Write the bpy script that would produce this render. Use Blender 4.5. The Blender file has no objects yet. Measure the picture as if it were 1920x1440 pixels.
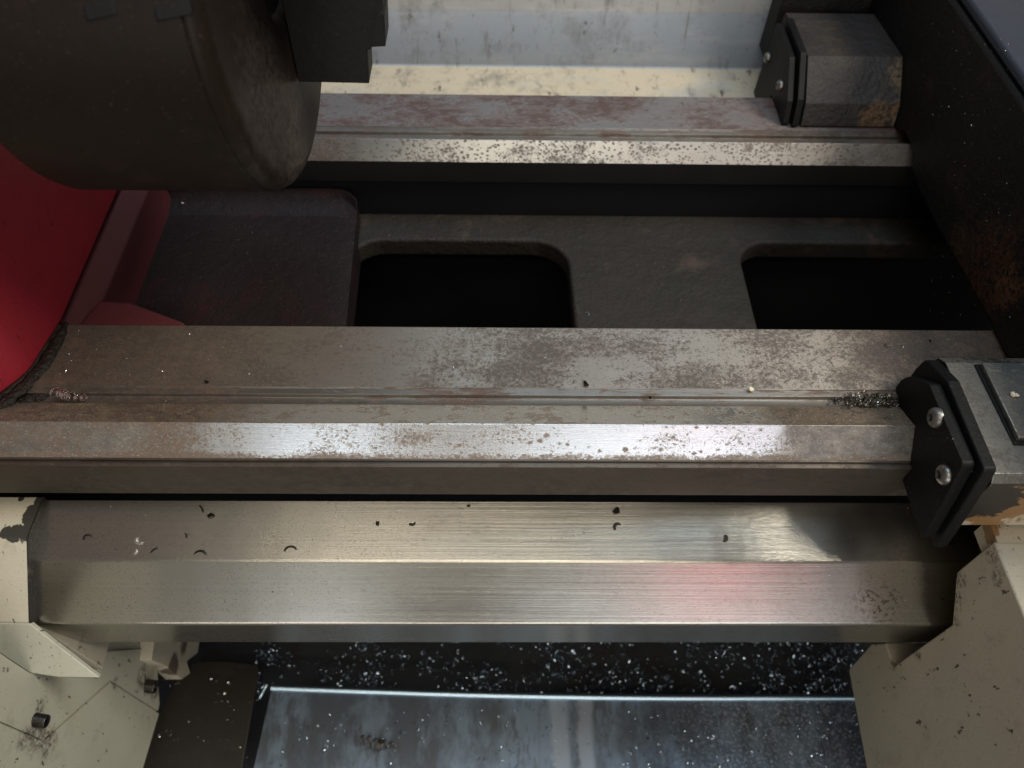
import bpy, bmesh, math, random
from mathutils import Vector, Matrix, noise as mnoise
from mathutils.geometry import tessellate_polygon
R = math.radians
random.seed(7)
sc = bpy.context.scene
COL = sc.collection

# ------------------------------------------------------------------ camera
H = .36                                     # the lens is 36 cm above the flat of the bed ways (z = 0)
PITCH, YAW, ROLL = R(54), R(1.39), R(1.43)
FWD = Vector((math.sin(YAW)*math.cos(PITCH), math.cos(YAW)*math.cos(PITCH), -math.sin(PITCH)))
_r = Vector((math.cos(YAW), -math.sin(YAW), 0)); _u = _r.cross(FWD)
RGT = _r*math.cos(ROLL) + _u*math.sin(ROLL)
UPV = -_r*math.sin(ROLL) + _u*math.cos(ROLL)
CAM = Vector((0, 0, H))
cd = bpy.data.cameras.new('camera'); cam = bpy.data.objects.new('camera', cd); COL.objects.link(cam)
m = Matrix((RGT, UPV, -FWD)).transposed().to_4x4(); m.translation = CAM
cam.matrix_world = m
cd.sensor_width = 36; cd.lens = 27; cd.clip_start = .01; cd.clip_end = 50
cd.dof.use_dof = True; cd.dof.focus_distance = .43; cd.dof.aperture_fstop = 8.5
sc.camera = cam

# ------------------------------------------------------------------ light (indoors: lamps of a workshop, an added fill and an added spot)
w = bpy.data.worlds.new('World'); sc.world = w; w.use_nodes = True
w.node_tree.nodes['Background'].inputs[0].default_value = (1, .95, .86, 1)
w.node_tree.nodes['Background'].inputs[1].default_value = .14
def area(name, loc, target, sx, sy, power, col):
    d = bpy.data.lights.new(name, 'AREA'); d.shape = 'RECTANGLE'; d.size = sx; d.size_y = sy; d.energy = power; d.color = col
    o = bpy.data.objects.new(name, d); COL.objects.link(o); o.location = loc
    o.rotation_euler = (Vector(target) - Vector(loc)).to_track_quat('-Z', 'Y').to_euler()
    return o
area('warm_ceiling_lamp', (-.12, -.62, 1.9), (0, .2, 0), 1.2, .4, 5.4, (1, .90, .74))
area('warm_tube_lamp', (-.05, -1.2, 1.75), (0, .2, 0), 1.55, .16, 5.2, (1, .93, .78))
area('low_front_fill', (-.1, -1.6, .08), (0, .3, -.05), 1.7, .4, 6.0, (1, .93, .82))  # added fill lamp to brighten the upright front faces
area('cool_ceiling_lamp', (.15, .64, 2.0), (0, .3, -.2), 1.5, .4, 13, (.58, .79, 1))
area('side_window', (1.3, .1, 1.6), (.1, -.1, 0), .7, .6, 27, (1, .93, .80))
area('front_window', (.55, -1.8, .62), (.1, .3, 0), .95, .55, 4.3, (.82, .91, 1))
area('small_front_window', (-.58, -1.8, .62), (0, .3, 0), .28, .55, 1.6, (.82, .91, 1))
sd = bpy.data.lights.new('reflector_spot', 'SPOT'); sd.energy = 95; sd.spot_size = R(48); sd.spot_blend = .5; sd.shadow_soft_size = .05  # added spot that lights the unseen red box behind the camera
so = bpy.data.objects.new('reflector_spot', sd); COL.objects.link(so); so.location = (.70, -.7, 1.85)
so.rotation_euler = (Vector((.70, -1.5, 1.08)) - so.location).to_track_quat('-Z', 'Y').to_euler()
sc.view_settings.view_transform = 'Standard'; sc.view_settings.look = 'None'
sc.view_settings.exposure = .12; sc.view_settings.gamma = 1

# ------------------------------------------------------------------ helpers: where a line of sight meets a plane of the machine
def ray(px, py): return FWD + RGT*((px-960)/1440) - UPV*((py-720)/1440)
def on(px, py, ax, val):
    d = ray(px, py); return CAM + d*((val-CAM[ax])/d[ax])
def onp(px, py, p0, n):
    d = ray(px, py); n = Vector(n); return CAM + d*(n.dot(Vector(p0)-CAM)/n.dot(d))
def prof(pts, X):                            # outline on a plane across the bed -> (y, z) list
    return [(p.y, p.z) for p in (on(a, b, 0, X) for a, b in pts)]

# ------------------------------------------------------------------ helpers: materials
class G:
    def __init__(s, name):
        s.m = bpy.data.materials.new(name); s.m.use_nodes = True
        s.t = s.m.node_tree; s.b = s.t.nodes['Principled BSDF']; s.geo = None
    def N(s, t, **kw):
        n = s.t.nodes.new(t)
        for k, v in kw.items(): setattr(n, k, v)
        return n
    def put(s, sock, v):
        if isinstance(v, bpy.types.NodeSocket): s.t.links.new(v, sock)
        elif isinstance(v, (tuple, list)) and sock.type == 'RGBA' and len(v) == 3: sock.default_value = (*v, 1)
        else: sock.default_value = v
    def pos(s, sc=(1, 1, 1), off=(0, 0, 0), rot=0):
        if not s.geo: s.geo = s.N('ShaderNodeNewGeometry')
        n = s.N('ShaderNodeMapping'); s.t.links.new(s.geo.outputs['Position'], n.inputs[0])
        n.inputs[1].default_value = off; n.inputs[3].default_value = sc; n.inputs[2].default_value = (rot, 0, 0)
        return n.outputs[0]
    def axis(s, i):
        n = s.N('ShaderNodeSeparateXYZ'); s.t.links.new(s.pos(), n.inputs[0]); return n.outputs[i]
    def noise(s, scale, detail=4, rough=.6, sc=(1, 1, 1), off=(0, 0, 0), dist=0, rot=0):
        n = s.N('ShaderNodeTexNoise'); s.t.links.new(s.pos(sc, off, rot), n.inputs['Vector'])
        n.inputs['Scale'].default_value = scale; n.inputs['Detail'].default_value = detail
        n.inputs['Roughness'].default_value = rough; n.inputs['Distortion'].default_value = dist
        return n.outputs['Fac']
    def voro(s, scale, sc=(1, 1, 1), off=(0, 0, 0)):
        n = s.N('ShaderNodeTexVoronoi'); s.t.links.new(s.pos(sc, off), n.inputs['Vector']); n.inputs['Scale'].default_value = scale
        return n.outputs['Distance']
    def rng(s, v, a, b, c=0., d=1., smooth=True):
        n = s.N('ShaderNodeMapRange'); n.interpolation_type = 'SMOOTHSTEP' if smooth else 'LINEAR'
        s.put(n.inputs[0], v)
        for i, x in enumerate((a, b, c, d)): s.put(n.inputs[1+i], x)
        return n.outputs[0]
    def op(s, o, a, b=0., c=None):
        n = s.N('ShaderNodeMath', operation=o); s.put(n.inputs[0], a); s.put(n.inputs[1], b)
        if c is not None: s.put(n.inputs[2], c)
        return n.outputs[0]
    def mul(s, a, b): return s.op('MULTIPLY', a, b)
    def add(s, a, b): return s.op('ADD', a, b)
    def mx(s, a, b): return s.op('MAXIMUM', a, b)
    def mix(s, f, a, b):
        n = s.N('ShaderNodeMix', data_type='RGBA'); s.put(n.inputs[0], f); s.put(n.inputs[6], a); s.put(n.inputs[7], b)
        return n.outputs[2]
    def fmix(s, f, a, b):
        n = s.N('ShaderNodeMix'); s.put(n.inputs[0], f); s.put(n.inputs[2], a); s.put(n.inputs[3], b); return n.outputs[0]
    def blob(s, p, r, soft=.3, nscale=150, amt=.6):          # 1 inside a ragged patch round a point
        v = s.N('ShaderNodeVectorMath', operation='DISTANCE'); s.t.links.new(s.pos(), v.inputs[0]); v.inputs[1].default_value = p
        d = s.add(s.op('DIVIDE', v.outputs['Value'], r), s.mul(s.add(s.noise(nscale, 5, .65), -.5), amt*2))
        return s.rng(d, 1+soft/2, 1-soft/2)
    def tang(s):
        n = s.N('ShaderNodeCombineXYZ'); n.inputs[0].default_value = 1; return n.outputs[0]
    def bump(s, h, strength=.3, dist=.001, prev=None):
        n = s.N('ShaderNodeBump'); n.inputs['Strength'].default_value = strength; n.inputs['Distance'].default_value = dist
        s.put(n.inputs['Height'], h)
        if prev: s.t.links.new(prev, n.inputs['Normal'])
        return n.outputs[0]
    def out(s, col, metal=0., rough=.5, normal=None, **kw):
        s.put(s.b.inputs['Base Color'], col); s.put(s.b.inputs['Metallic'], metal); s.put(s.b.inputs['Roughness'], rough)
        if normal: s.t.links.new(normal, s.b.inputs['Normal'])
        for k, v in kw.items(): s.put(s.b.inputs[k.replace('_', ' ')], v)
        return s.m

def steel(name, base=(.5, .48, .44), rust=(.13, .085, .06), amt=.5, scale=260, stretch=.45, film=.3, filmcol=(.16, .13, .1), rough=.33, dots=None, left=None, right=None, seed=0, rustx=None, soft=.035, rb=.25, aniso=.5, zedge=None):
    """ground steel: streaks along the bed, blotches of rust, oil film; left/right = x limits where the brown film takes over"""
    g = G(name); o = (seed*3.1, seed*1.7, seed*.9)
    fine = g.noise(1, 4, .65, (30, 2200, 2200), o); wide = g.noise(1, 3, .6, (9, 420, 420), o)
    patch = g.noise(scale, 9, .74, (stretch, 1, 1), o, .12); mott = g.noise(170, 8, .75, (.8, 1, 1), (o[0]+5, 1, 2), .1); big = g.noise(24, 4, .6, (1, 1.6, 1.6), o)
    th = g.add(.78 - amt*.5, g.mul(g.add(big, -.5), -.55))
    if rustx: th = g.add(th, g.rng(g.axis(0), rustx[0], rustx[1], -rustx[2], 0))
    if zedge: th = g.add(th, g.rng(g.axis(2), zedge[0], zedge[1], 0, -zedge[2]))
    mask = g.rng(patch, th, g.add(th, soft))
    fine_m = g.rng(g.noise(scale*2.6, 5, .7, (stretch, 1, 1), (o[0]+1, 4, 2)), g.add(th, .035), g.add(th, .075), 0, .75); mask = g.mx(mask, fine_m)
    coarse = g.rng(g.noise(scale*.42, 8, .72, (stretch, 1, 1), (o[0]+8, 1, 3)), g.add(th, .05), g.add(th, .09), 0, .55); mask = g.mx(mask, coarse)
    if dots:
        dn = g.voro(dots[0], (.75, 1, 1), o); dsz = g.noise(90, 2, .5, (1, 1, 1), o)
        mask = g.mx(mask, g.rng(g.add(dn, g.mul(g.add(patch, -.5), .8)), g.add(dots[1], g.mul(g.add(dsz, -.5), .6)), g.add(dots[1]-.1, g.mul(g.add(dsz, -.5), .6))))
    f = g.mul(g.rng(g.noise(12, 3, .6, (.5, 1, 1), o), .4, .75), film)
    x = g.axis(0); xx = g.add(x, g.mul(g.add(g.noise(40, 4), -.5), .05))
    if left: f = g.mx(f, g.rng(xx, left[1], left[0], 0, left[2]))
    if right: f = g.mx(f, g.rng(xx, right[0], right[1], 0, right[2]))
    c = g.mix(fine, [v*.8 for v in base], [min(1, v*1.15) for v in base])
    fc = g.mix(wide, [v*.75 for v in filmcol], [v*1.25 for v in filmcol]); fc = g.mix(g.rng(mott, .46, .60, 0, .75), fc, [v*.36 for v in filmcol]); fc = g.mix(g.rng(mott, .44, .34, 0, .6), fc, [min(1, v*2.1) for v in filmcol])
    c = g.mix(f, c, fc)
    rc = g.mix(g.noise(500, 3, .6, (1, 1, 1), o), [v*.55 for v in rust], [v*1.5 for v in rust])
    c = g.mix(g.mul(mask, .88), c, rc)
    gn = g.noise(1500, 2, .6, (.6, 1, 1), o); c = g.mix(g.rng(gn, .60, .74, 0, .45), c, [v*.35 for v in rust]); c = g.mix(g.rng(gn, .40, .28, 0, .3), c, [min(1, v*1.5) for v in base])
    metal = g.fmix(g.mx(mask, g.mul(f, .6)), 1., .15)
    ro = g.add(g.fmix(mask, g.add(rough-.08, g.mul(fine, .16)), .62), g.mul(f, .12))
    n = g.bump(fine, .10, .0004); n = g.bump(g.op('SUBTRACT', 1., mask), rb, .0003, n)
    if aniso: g.put(g.b.inputs['Tangent'], g.tang())
    return g.out(c, metal, ro, n, **({'Anisotropic': aniso, 'Anisotropic_Rotation': .25} if aniso else {}))

def cast(name, col=(.03, .028, .026), rough=.5, grain=900, bump=.35, dust=.15, tint=None, metal=0., spec=.3, stains_sheen=()):
    """painted or oily rough casting with dust"""
    g = G(name)
    big = g.noise(18, 4, .6); sp = g.noise(700, 3, .7); gr = g.noise(grain, 4, .65)
    c = g.mix(big, [v*.7 for v in col], [v*1.3 for v in col])
    if tint: c = g.mix(g.rng(g.noise(26, 4, .65, (1, 1, 1), (4, 2, 1)), .55, .7, 0, .8), c, tint)
    c = g.mix(g.rng(sp, .62, .72, 0, dust), c, (.3, .28, .25))
    for p_, r_, cc_ in stains_sheen: c = g.mix(g.mul(g.blob(p_, r_, .9, 160, 1.), g.rng(g.noise(330, 4, .7), .38, .58)), c, cc_)
    return g.out(c, metal, g.add(rough-.1, g.mul(big, .25)), g.bump(g.noise(95, 4, .6), bump*.7, .003, g.bump(gr, bump, .0012)), Specular_IOR_Level=spec)

def paint(name, col, dark=(.03, .025, .02), rough=.4, dirt=.5, extra=None, speck=.5, grain=.12):
    g = G(name)
    big = g.noise(11, 5, .6); med = g.noise(55, 5, .7)
    c = g.mix(big, [v*.85 for v in col], [min(1, v*1.1) for v in col])
    c = g.mix(g.mul(g.rng(med, .52, .8), dirt), c, [col[0]*.45, col[1]*.4, col[2]*.34])
    sn = g.voro(130, (1, 1, .6)); sm = g.noise(70, 2)
    spm = g.rng(g.add(sn, g.mul(sm, .5)), .30, .24, 0, speck)
    c = g.mix(spm, c, dark)
    sk = g.rng(g.noise(1, 3, .6, (330, 210, 100), (9, 3, 1)), .655, .71, 0, speck); c = g.mix(sk, c, dark)
    fs = g.noise(900, 2, .5); c = g.mix(g.rng(fs, .66, .72, 0, .5*speck), c, dark)
    if extra: c = extra(g, c)
    return g.out(c, 0., g.add(rough, g.mul(med, .15)), g.bump(g.noise(420, 3, .6), grain, .0006))

# ------------------------------------------------------------------ helpers: shapes
def fillet(pts, rad, seg=4):
    """round the corners of a closed outline; rad = one radius or a list. Returns points and the source edge of each"""
    n = len(pts); out = []; src = []
    for i, p in enumerate(pts):
        r = rad[i] if isinstance(rad, (list, tuple)) else rad
        a = Vector(pts[i-1]); b = Vector(p); c = Vector(pts[(i+1) % n])
        u = (a-b); v = (c-b); lu, lv = u.length, v.length
        if r <= 0 or lu < 1e-7 or lv < 1e-7: out.append(tuple(b)); src.append(i); continue
        u.normalize(); v.normalize(); ang = u.angle(v, math.pi)
        if ang > math.pi-.05: out.append(tuple(b)); src.append(i); continue
        d = min(r/math.tan(ang/2), .45*lu, .45*lv)
        q0 = b+u*d; q1 = b+v*d
        for k in range(seg+1):
            t = k/seg; out.append(tuple(q0*(1-t)**2 + b*2*t*(1-t) + q1*t*t)); src.append(i if k == seg else (i-1 if k < 0 else i))
    return out, src
def finish(me, smooth=True, ang=50):
    bm = bmesh.new(); bm.from_mesh(me); bmesh.ops.recalc_face_normals(bm, faces=bm.faces); bm.to_mesh(me); bm.free()
    if smooth:
        me.shade_smooth(); me.set_sharp_from_angle(angle=R(ang))
WORLD = {}
def link(name, me, mats, parent=None, bevel=0., base=None, kind=None, wn=True):
    o = bpy.data.objects.new(name, me)
    for q in (mats if isinstance(mats, (list, tuple)) else [mats]): me.materials.append(q)
    COL.objects.link(o)
    if base is not None:
        me.transform(Matrix.Translation(-Vector(base))); o.location = base
    WORLD[o.name] = Vector(o.location)
    if parent:
        o.parent = parent; o.location = WORLD[o.name] - WORLD[parent.name]
    if bevel:
        b = o.modifiers.new('bevel', 'BEVEL'); b.width = bevel; b.segments = 2; b.limit_method = 'ANGLE'; b.angle_limit = R(40); b.harden_normals = False
    if wn:
        k = o.modifiers.new('normals', 'WEIGHTED_NORMAL'); k.keep_sharp = True; k.weight = 80
    if kind: o['kind'] = kind
    return o
def centre(me):
    vs = [v.co for v in me.vertices]; n = len(vs)
    return Vector((sum(v.x for v in vs)/n, sum(v.y for v in vs)/n, min(v.z for v in vs)))
def extrude(name, pts, x0, x1, mats, parent=None, rad=.0, seg=4, edge_mats=None, bevel=0., xs=None, shift=None, ang=50, kind=None):
    """an outline in (y, z) drawn out along the bed from x0 to x1"""
    P, src = fillet(pts, rad, seg); n = len(P)
    xs = [x0] + list(xs or []) + [x1]
    me = bpy.data.meshes.new(name); V = []; Fc = []; mi = []
    for x in xs:
        for y, z in P:
            dx, dy, dz = shift(x, y, z) if shift else (0, 0, 0)
            V.append((x+dx, y+dy, z+dz))
    for k in range(len(xs)-1):
        for i in range(n):
            j = (i+1) % n; a = k*n
            Fc.append((a+i, a+j, a+n+j, a+n+i)); mi.append(edge_mats[src[i]] if edge_mats else 0)
    Fc.append(tuple(range(n))[::-1]); mi.append(edge_mats[-1] if edge_mats else 0)
    b = (len(xs)-1)*n; Fc.append(tuple(range(b, b+n))); mi.append(edge_mats[-1] if edge_mats else 0)
    me.from_pydata(V, [], Fc)
    for f, q in zip(me.polygons, mi): f.material_index = q
    finish(me, True, ang)
    return link(name, me, mats, parent, bevel, centre(me), kind)
def prism(name, pts, h0, h1, mats, parent=None, rad=0., seg=4, bevel=0., kind=None):
    """an outline in (x, y) drawn up from z = h0 to h1"""
    P, _ = fillet(pts, rad, seg); n = len(P)
    me = bpy.data.meshes.new(name)
    me.from_pydata([(x, y, h0) for x, y in P] + [(x, y, h1) for x, y in P], [],
                   [tuple(range(n))[::-1], tuple(range(n, 2*n))] + [(i, (i+1) % n, n+(i+1) % n, n+i) for i in range(n)])
    finish(me)
    return link(name, me, mats, parent, bevel, centre(me), kind)
def solid(name, V, Fc, mats, parent=None, bevel=0., kind=None, smooth=True, wn=True, ang=50):
    me = bpy.data.meshes.new(name); me.from_pydata([tuple(v) for v in V], [], Fc); finish(me, smooth, ang)
    return link(name, me, mats, parent, bevel, centre(me), kind, wn)
def lathe(name, prof_rx, mats, centre_yz, parent=None, seg=96, axis='x', origin=None, bevel=0.):
    """profile of (radius, distance along the axis) turned round it"""
    me = bpy.data.meshes.new(name); V = []; Fc = []; n = len(prof_rx)
    for k in range(seg):
        a = 2*math.pi*k/seg
        for r, t in prof_rx: V.append((t, r*math.cos(a), r*math.sin(a)))
    for k in range(seg):
        for i in range(n-1):
            q = ((k+1) % seg)*n; Fc.append((k*n+i, k*n+i+1, q+i+1, q+i))
    me.from_pydata(V, [], Fc)
    bm = bmesh.new(); bm.from_mesh(me); bmesh.ops.remove_doubles(bm, verts=bm.verts, dist=1e-6); bm.to_mesh(me); bm.free()
    M = Matrix.Identity(4)
    if axis != 'x': M = Vector(axis).to_track_quat('X', 'Z').to_matrix().to_4x4()
    M.translation = Vector(origin) if origin is not None else Vector((0, *centre_yz))
    me.transform(M); finish(me, True, 40)
    return link(name, me, mats, parent, bevel, M.translation if origin is not None else centre(me), None, True)
def thing(name, label, cat, loc, group=None):
    o = bpy.data.objects.new(name, None); COL.objects.link(o); o.location = loc; o.empty_display_size = .02; WORLD[o.name] = Vector(loc)
    o['label'] = label; o['category'] = cat
    if group: o['group'] = group
    return o
def tag(o, label, cat, group=None):
    o['label'] = label; o['category'] = cat
    if group: o['group'] = group
    return o

# ------------------------------------------------------------------ materials
CX = -.102                                   # face of the chuck
M_FLAT = steel('worn_flat_way', (.43, .385, .335), (.060, .047, .039), .60, 380, .85, .5, (.115, .074, .052), .46, None, (-.26, .0, .85), (.17, .25, .9), 1, None, .09, .06)
M_GROOVE = steel('grooved_steel', (.32, .30, .27), (.10, .06, .045), .5, 480, .12, .6, (.10, .082, .068), .40, None, (-.25, -.05, .85), (.15, .22, .92), 2, None, .06, .1)
M_VBACK = steel('vee_back', (.80, .78, .72), (.12, .085, .055), .56, 230, .6, .15, (.15, .115, .08), .20, None, (-.18, -.07, .92), (.14, .16, .95), 3, None, .04, .12, 0)
M_VFRONT = steel('vee_front', (.62, .62, .62), (.15, .105, .075), .42, 620, .85, .1, (.17, .145, .115), .26, (150, .17), (-.19, -.125, .78), (.150, .165, .85), 4, (-.15, -.12, .10), .07, .06, .5, (-.0070, -.0100, .13))
M_SIDE = steel('bed_side', (.14, .12, .10), (.06, .045, .035), .35, 260, .5, .8, (.07, .055, .043), .45, None, None, None, 5)
M_RFLAT = steel('rusty_rear_way', (.33, .305, .295), (.065, .028, .023), .64, 190, .5, .35, (.09, .07, .068), .46, None, None, (.2, .27, .7), 6, None, .14, .1)
M_RV = steel('rear_vee', (.47, .46, .43), (.09, .06, .042), .46, 520, .85, .25, (.15, .125, .1), .34, (400, .36), (-.13, -.06, .85), (.17, .25, .7), 7, None, .04, .1)
M_RSIDE = cast('rear_side', (.010, .009, .0085), .6, 500, .1, .05)
M_WEB = cast('dusty_casting', (.025, .0215, .018), .62, 340, .8, .25, (.062, .042, .034))
M_BRIDGE = cast('bridge_casting', (.012, .0075, .008), .55, 650, .45, .2, (.032, .008, .011))
M_SADDLE = cast('black_casting', (.005, .0042, .004), .55, 500, .5, .2, (.020, .009, .006), 0., .3, [(on(1850, 500, 0, .302), .028, (.045, .018, .008)), (on(1890, 540, 0, .302), .012, (.08, .035, .015)), (on(1800, 450, 0, .302), .012, (.04, .02, .01))])
M_WING = cast('oily_grey_casting', (.030, .026, .025), .5, 300, 1., .25, (.06, .045, .03), 0., .3, [(on(1695, 140, 1, .528), .011, (.13, .09, .05)), (on(1640, 222, 1, .51), .012, (.14, .08, .04)), (on(1690, 215, 1, .508), .009, (.16, .10, .05))])
M_WIPER = cast('black_wiper_plate', (.003, .003, .0033), .55, 800, .18, .12, None, 0., .22)
M_SCREW = steel('screw_steel', (.28, .27, .25), (.06, .045, .04), .4, 500, 1, .4, (.06, .055, .05), .36, None, None, None, 8, aniso=0)
M_SCREW2 = steel('black_cap_screw', (.07, .065, .06), (.04, .03, .025), .4, 500, 1, .4, (.03, .026, .022), .36, None, None, None, 18, aniso=0)
M_PLATE = steel('saddle_top_steel', (.24, .23, .21), (.07, .062, .05), .55, 260, 1, .5, (.17, .155, .13), .4, None, None, None, 9, aniso=0)
M_CHUCK = cast('dark_chuck_steel', (.012, .0076, .0052), .46, 260, .08, .12, (.022, .013, .010), .1, .22, [(on(560, 290, 0, CX), .026, (.055, .045, .040)), (on(500, 180, 0, CX), .03, (.035, .028, .025)), (on(575, 235, 0, CX), .013, (.010, .007, .006))])  # first patch paints a reflection low on the face; darkest is a smudge
M_JAW = cast('black_jaw_steel', (.005, .0045, .0045), .5, 400, .1, .08)
M_SLIDE = cast('blue_grey_slide', (.028, .033, .048), .45, 500, .12, .1)
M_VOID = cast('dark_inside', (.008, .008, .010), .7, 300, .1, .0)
M_TRAY = None
def _peel(g, c):
    k = g.blob(on(70, 968, 0, -.28), .0085, .12, 150, .6)
    for p, r_ in (((83, 945), .006), ((52, 995), .0075), ((28, 1000), .0055), ((12, 998), .004), ((40, 935), .0018)):
        k = g.mx(k, g.blob(on(*p, 0, -.28) if p[0] > 45 else onp(*p, (0, .194, -.066), (0, 0, 1)), r_, .12, 190, .6))
    return g.mix(k, c, (.05, .046, .04))
M_CREAM = paint('cream_paint', (.58, .535, .42), (.045, .035, .025), .38, .4, _peel, .75, .3)
def _grime(g, c):
    k = None
    for p, r_ in (((70, 1378), .010), ((90, 1392), .009), ((45, 1385), .006), ((268, 1270), .009), ((290, 1300), .006), ((215, 1282), .004), ((75, 1325), .004)):
        b_ = g.blob(on(*p, 0, -.281), r_, 1.1, 110, .9); k = g.mx(k, b_) if k else b_
    k = g.mul(k, g.rng(g.noise(300, 4, .7), .35, .6)); return g.mix(g.mul(k, .85), c, (.06, .04, .032))
M_CREAM2 = paint('grey_green_cream_paint', (.45, .44, .35), (.04, .03, .025), .42, .4, _grime, .9, .25)
def _peel2(g, c):
    k = g.blob(on(1885, 935, 1, .1835), .030, .15, 130, .5)
    k = g.mx(k, g.blob(on(1840, 985, 2, -.0236), .010, .15, 160, .6)); k = g.mx(k, g.blob(on(1850, 1000, 0, .268), .006, .2, 160, .6))
    c = g.mix(k, c, g.mix(g.noise(120, 3), (.20, .105, .04), (.32, .19, .085)))
    k2 = g.blob(on(1838, 940, 1, .1835), .021, .15, 200, .7); k2 = g.mx(k2, g.blob(on(1895, 900, 1, .1835), .010, .15, 200, .8))
    c = g.mix(k2, c, (.022, .018, .016)); e = None
    for p, r_ in (((1790, 1120), .007), ((1788, 1160), .006), ((1800, 1090), .006), ((1720, 1225), .004), ((1675, 1245), .0035), ((1860, 1040), .005), ((1870, 1080), .005)):
        b_ = g.blob(on(*p, 0, .268), r_, 1.2, 150, 1.); e = g.mx(e, b_) if e else b_
    return g.mix(g.mul(g.mul(e, g.rng(g.noise(420, 4, .7), .42, .58)), .8), c, (.05, .035, .025))
def _luggrime(g, c):
    k = g.mx(g.blob(on(325, 1252, 0, -.272), .010, .5, 160, .8), g.blob(on(345, 1212, 0, -.272), .006, 1., 200, 1.)); return g.mix(g.mul(k, .85), c, (.07, .045, .03))
M_LUG = paint('grimy_lug_paint', (.58, .53, .41), (.05, .035, .025), .42, .5, _luggrime, .8, .3)
M_APRON = paint('apron_cream_paint', (.47, .415, .315), (.05, .035, .025), .42, .45, _peel2, .9, .3)
M_RED = paint('red_enamel', (.30, .015, .029), (.05, .01, .012), .40, .5, None, .55, .4)
M_REDDARK = paint('dusty_red_enamel', (.10, .02, .026), (.03, .012, .012), .5, .6, None, .5, .25)
def _splash(g, c):
    st = g.rng(g.noise(30, 6, .72, (.9, 1, .4)), .50, .70, 0, .7); c = g.mix(st, c, (.15, .145, .14))
    lt = g.rng(g.noise(1, 5, .7, (14, 50, 60), (1, 5, 2)), .52, .68, 0, .45); c = g.mix(lt, c, (.45, .46, .47))
    dr = g.rng(g.noise(1, 4, .65, (95, 40, 14), (7, 2, 2)), .58, .74, 0, .7); c = g.mix(dr, c, (.13, .115, .10))
    sm = g.rng(g.noise(75, 4, .6, (1, .6, .6), (3, 1, 2)), .65, .71, 0, .85); return g.mix(sm, c, (.10, .085, .07))
M_SPLASH = paint('splash_guard_paint', (.58, .50, .37), (.12, .10, .08), .35, .5, _splash, .6, .05)
M_COOLBAND = paint('cool_lit_band', (.33, .37, .42), (.12, .10, .08), .3, .5, _splash, .6, .05)  # blue of the cool window light is put into this band's colour
M_GREYBAND = paint('grey_sheet', (.33, .325, .315), (.12, .10, .08), .4, .6, _splash, .4, .05)
def _brush():
    g = G('brushed_stainless')
    fine = g.noise(1, 3, .6, (4, 1500, 1500)); wide = g.noise(1, 6, .7, (3.5, 520, 520)); sm = g.noise(16, 4, .6)
    mid = g.mul(g.rng(g.axis(0), -.12, .0), g.rng(g.axis(0), .24, .17))
    c = g.mix(fine, (.385, .365, .325), (.52, .50, .445)); c = g.mix(g.rng(sm, .4, .75, 0, .4), c, (.35, .33, .29))
    st = g.rng(g.noise(1, 5, .7, (240, 40, 40)), .68, .80, 0, .45); c = g.mix(st, c, (.20, .17, .13))
    dull = g.blob(on(1365, 1025, 2, -.076), .011, .5, 160, .6); c = g.mix(g.mul(dull, .35), c, (.2, .18, .15))
    bl = g.mul(g.blob(on(1650, 1135, 2, -.095), .013, 1.2, 60, .8), g.rng(g.noise(420, 4, .7), .52, .6)); c = g.mix(g.mul(bl, .8), c, (.10, .08, .06))
    sp = g.voro(170); c = g.mix(g.rng(g.add(sp, g.mul(g.noise(80, 2), .4)), .24, .20, 0, .8), c, (.06, .05, .04))
    f = g.rng(g.noise(1150, 2, .6), .56, .70, 0, .55); c = g.mix(f, c, (.13, .11, .09))
    f2 = g.rng(g.noise(420, 5, .75, (1, 1, 1), (3, 3, 3)), .66, .74, 0, .6); c = g.mix(f2, c, (.08, .07, .055))
    scr = None
    for i, (rx, sx) in enumerate(((.5, 3), (-.35, 5), (.12, 4))):
        n_ = g.N('ShaderNodeMapping'); g.t.links.new(g.geo.outputs['Position'], n_.inputs[0]); n_.inputs[2].default_value = (0, 0, rx); n_.inputs[3].default_value = (sx, 420, 1); n_.inputs[1].default_value = (i*3.3, i, 0)
        v_ = g.N('ShaderNodeTexNoise'); g.t.links.new(n_.outputs[0], v_.inputs['Vector']); v_.inputs['Scale'].default_value = 1.; v_.inputs['Detail'].default_value = 2
        k_ = g.rng(v_.outputs['Fac'], .735, .76, 0, .5); scr = g.mx(scr, k_) if scr else k_
    c = g.mix(g.mul(scr, .5), c, (.75, .72, .65))
    ro = g.add(.10, g.add(g.mul(g.mul(wide, mid), .20), g.mul(sm, .07))); ro = g.add(ro, g.op('SUBTRACT', .14, g.mul(mid, .14)))
    n = g.bump(g.mul(wide, mid), .17, .0005); n = g.bump(fine, .06, .0003, n); n = g.bump(g.noise(14, 2, .5), .25, .002, n)
    g.put(g.b.inputs['Tangent'], g.tang())
    return g.out(c, 1., ro, n, Anisotropic=.55, Anisotropic_Rotation=.25)
M_COVER = _brush()
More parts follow.
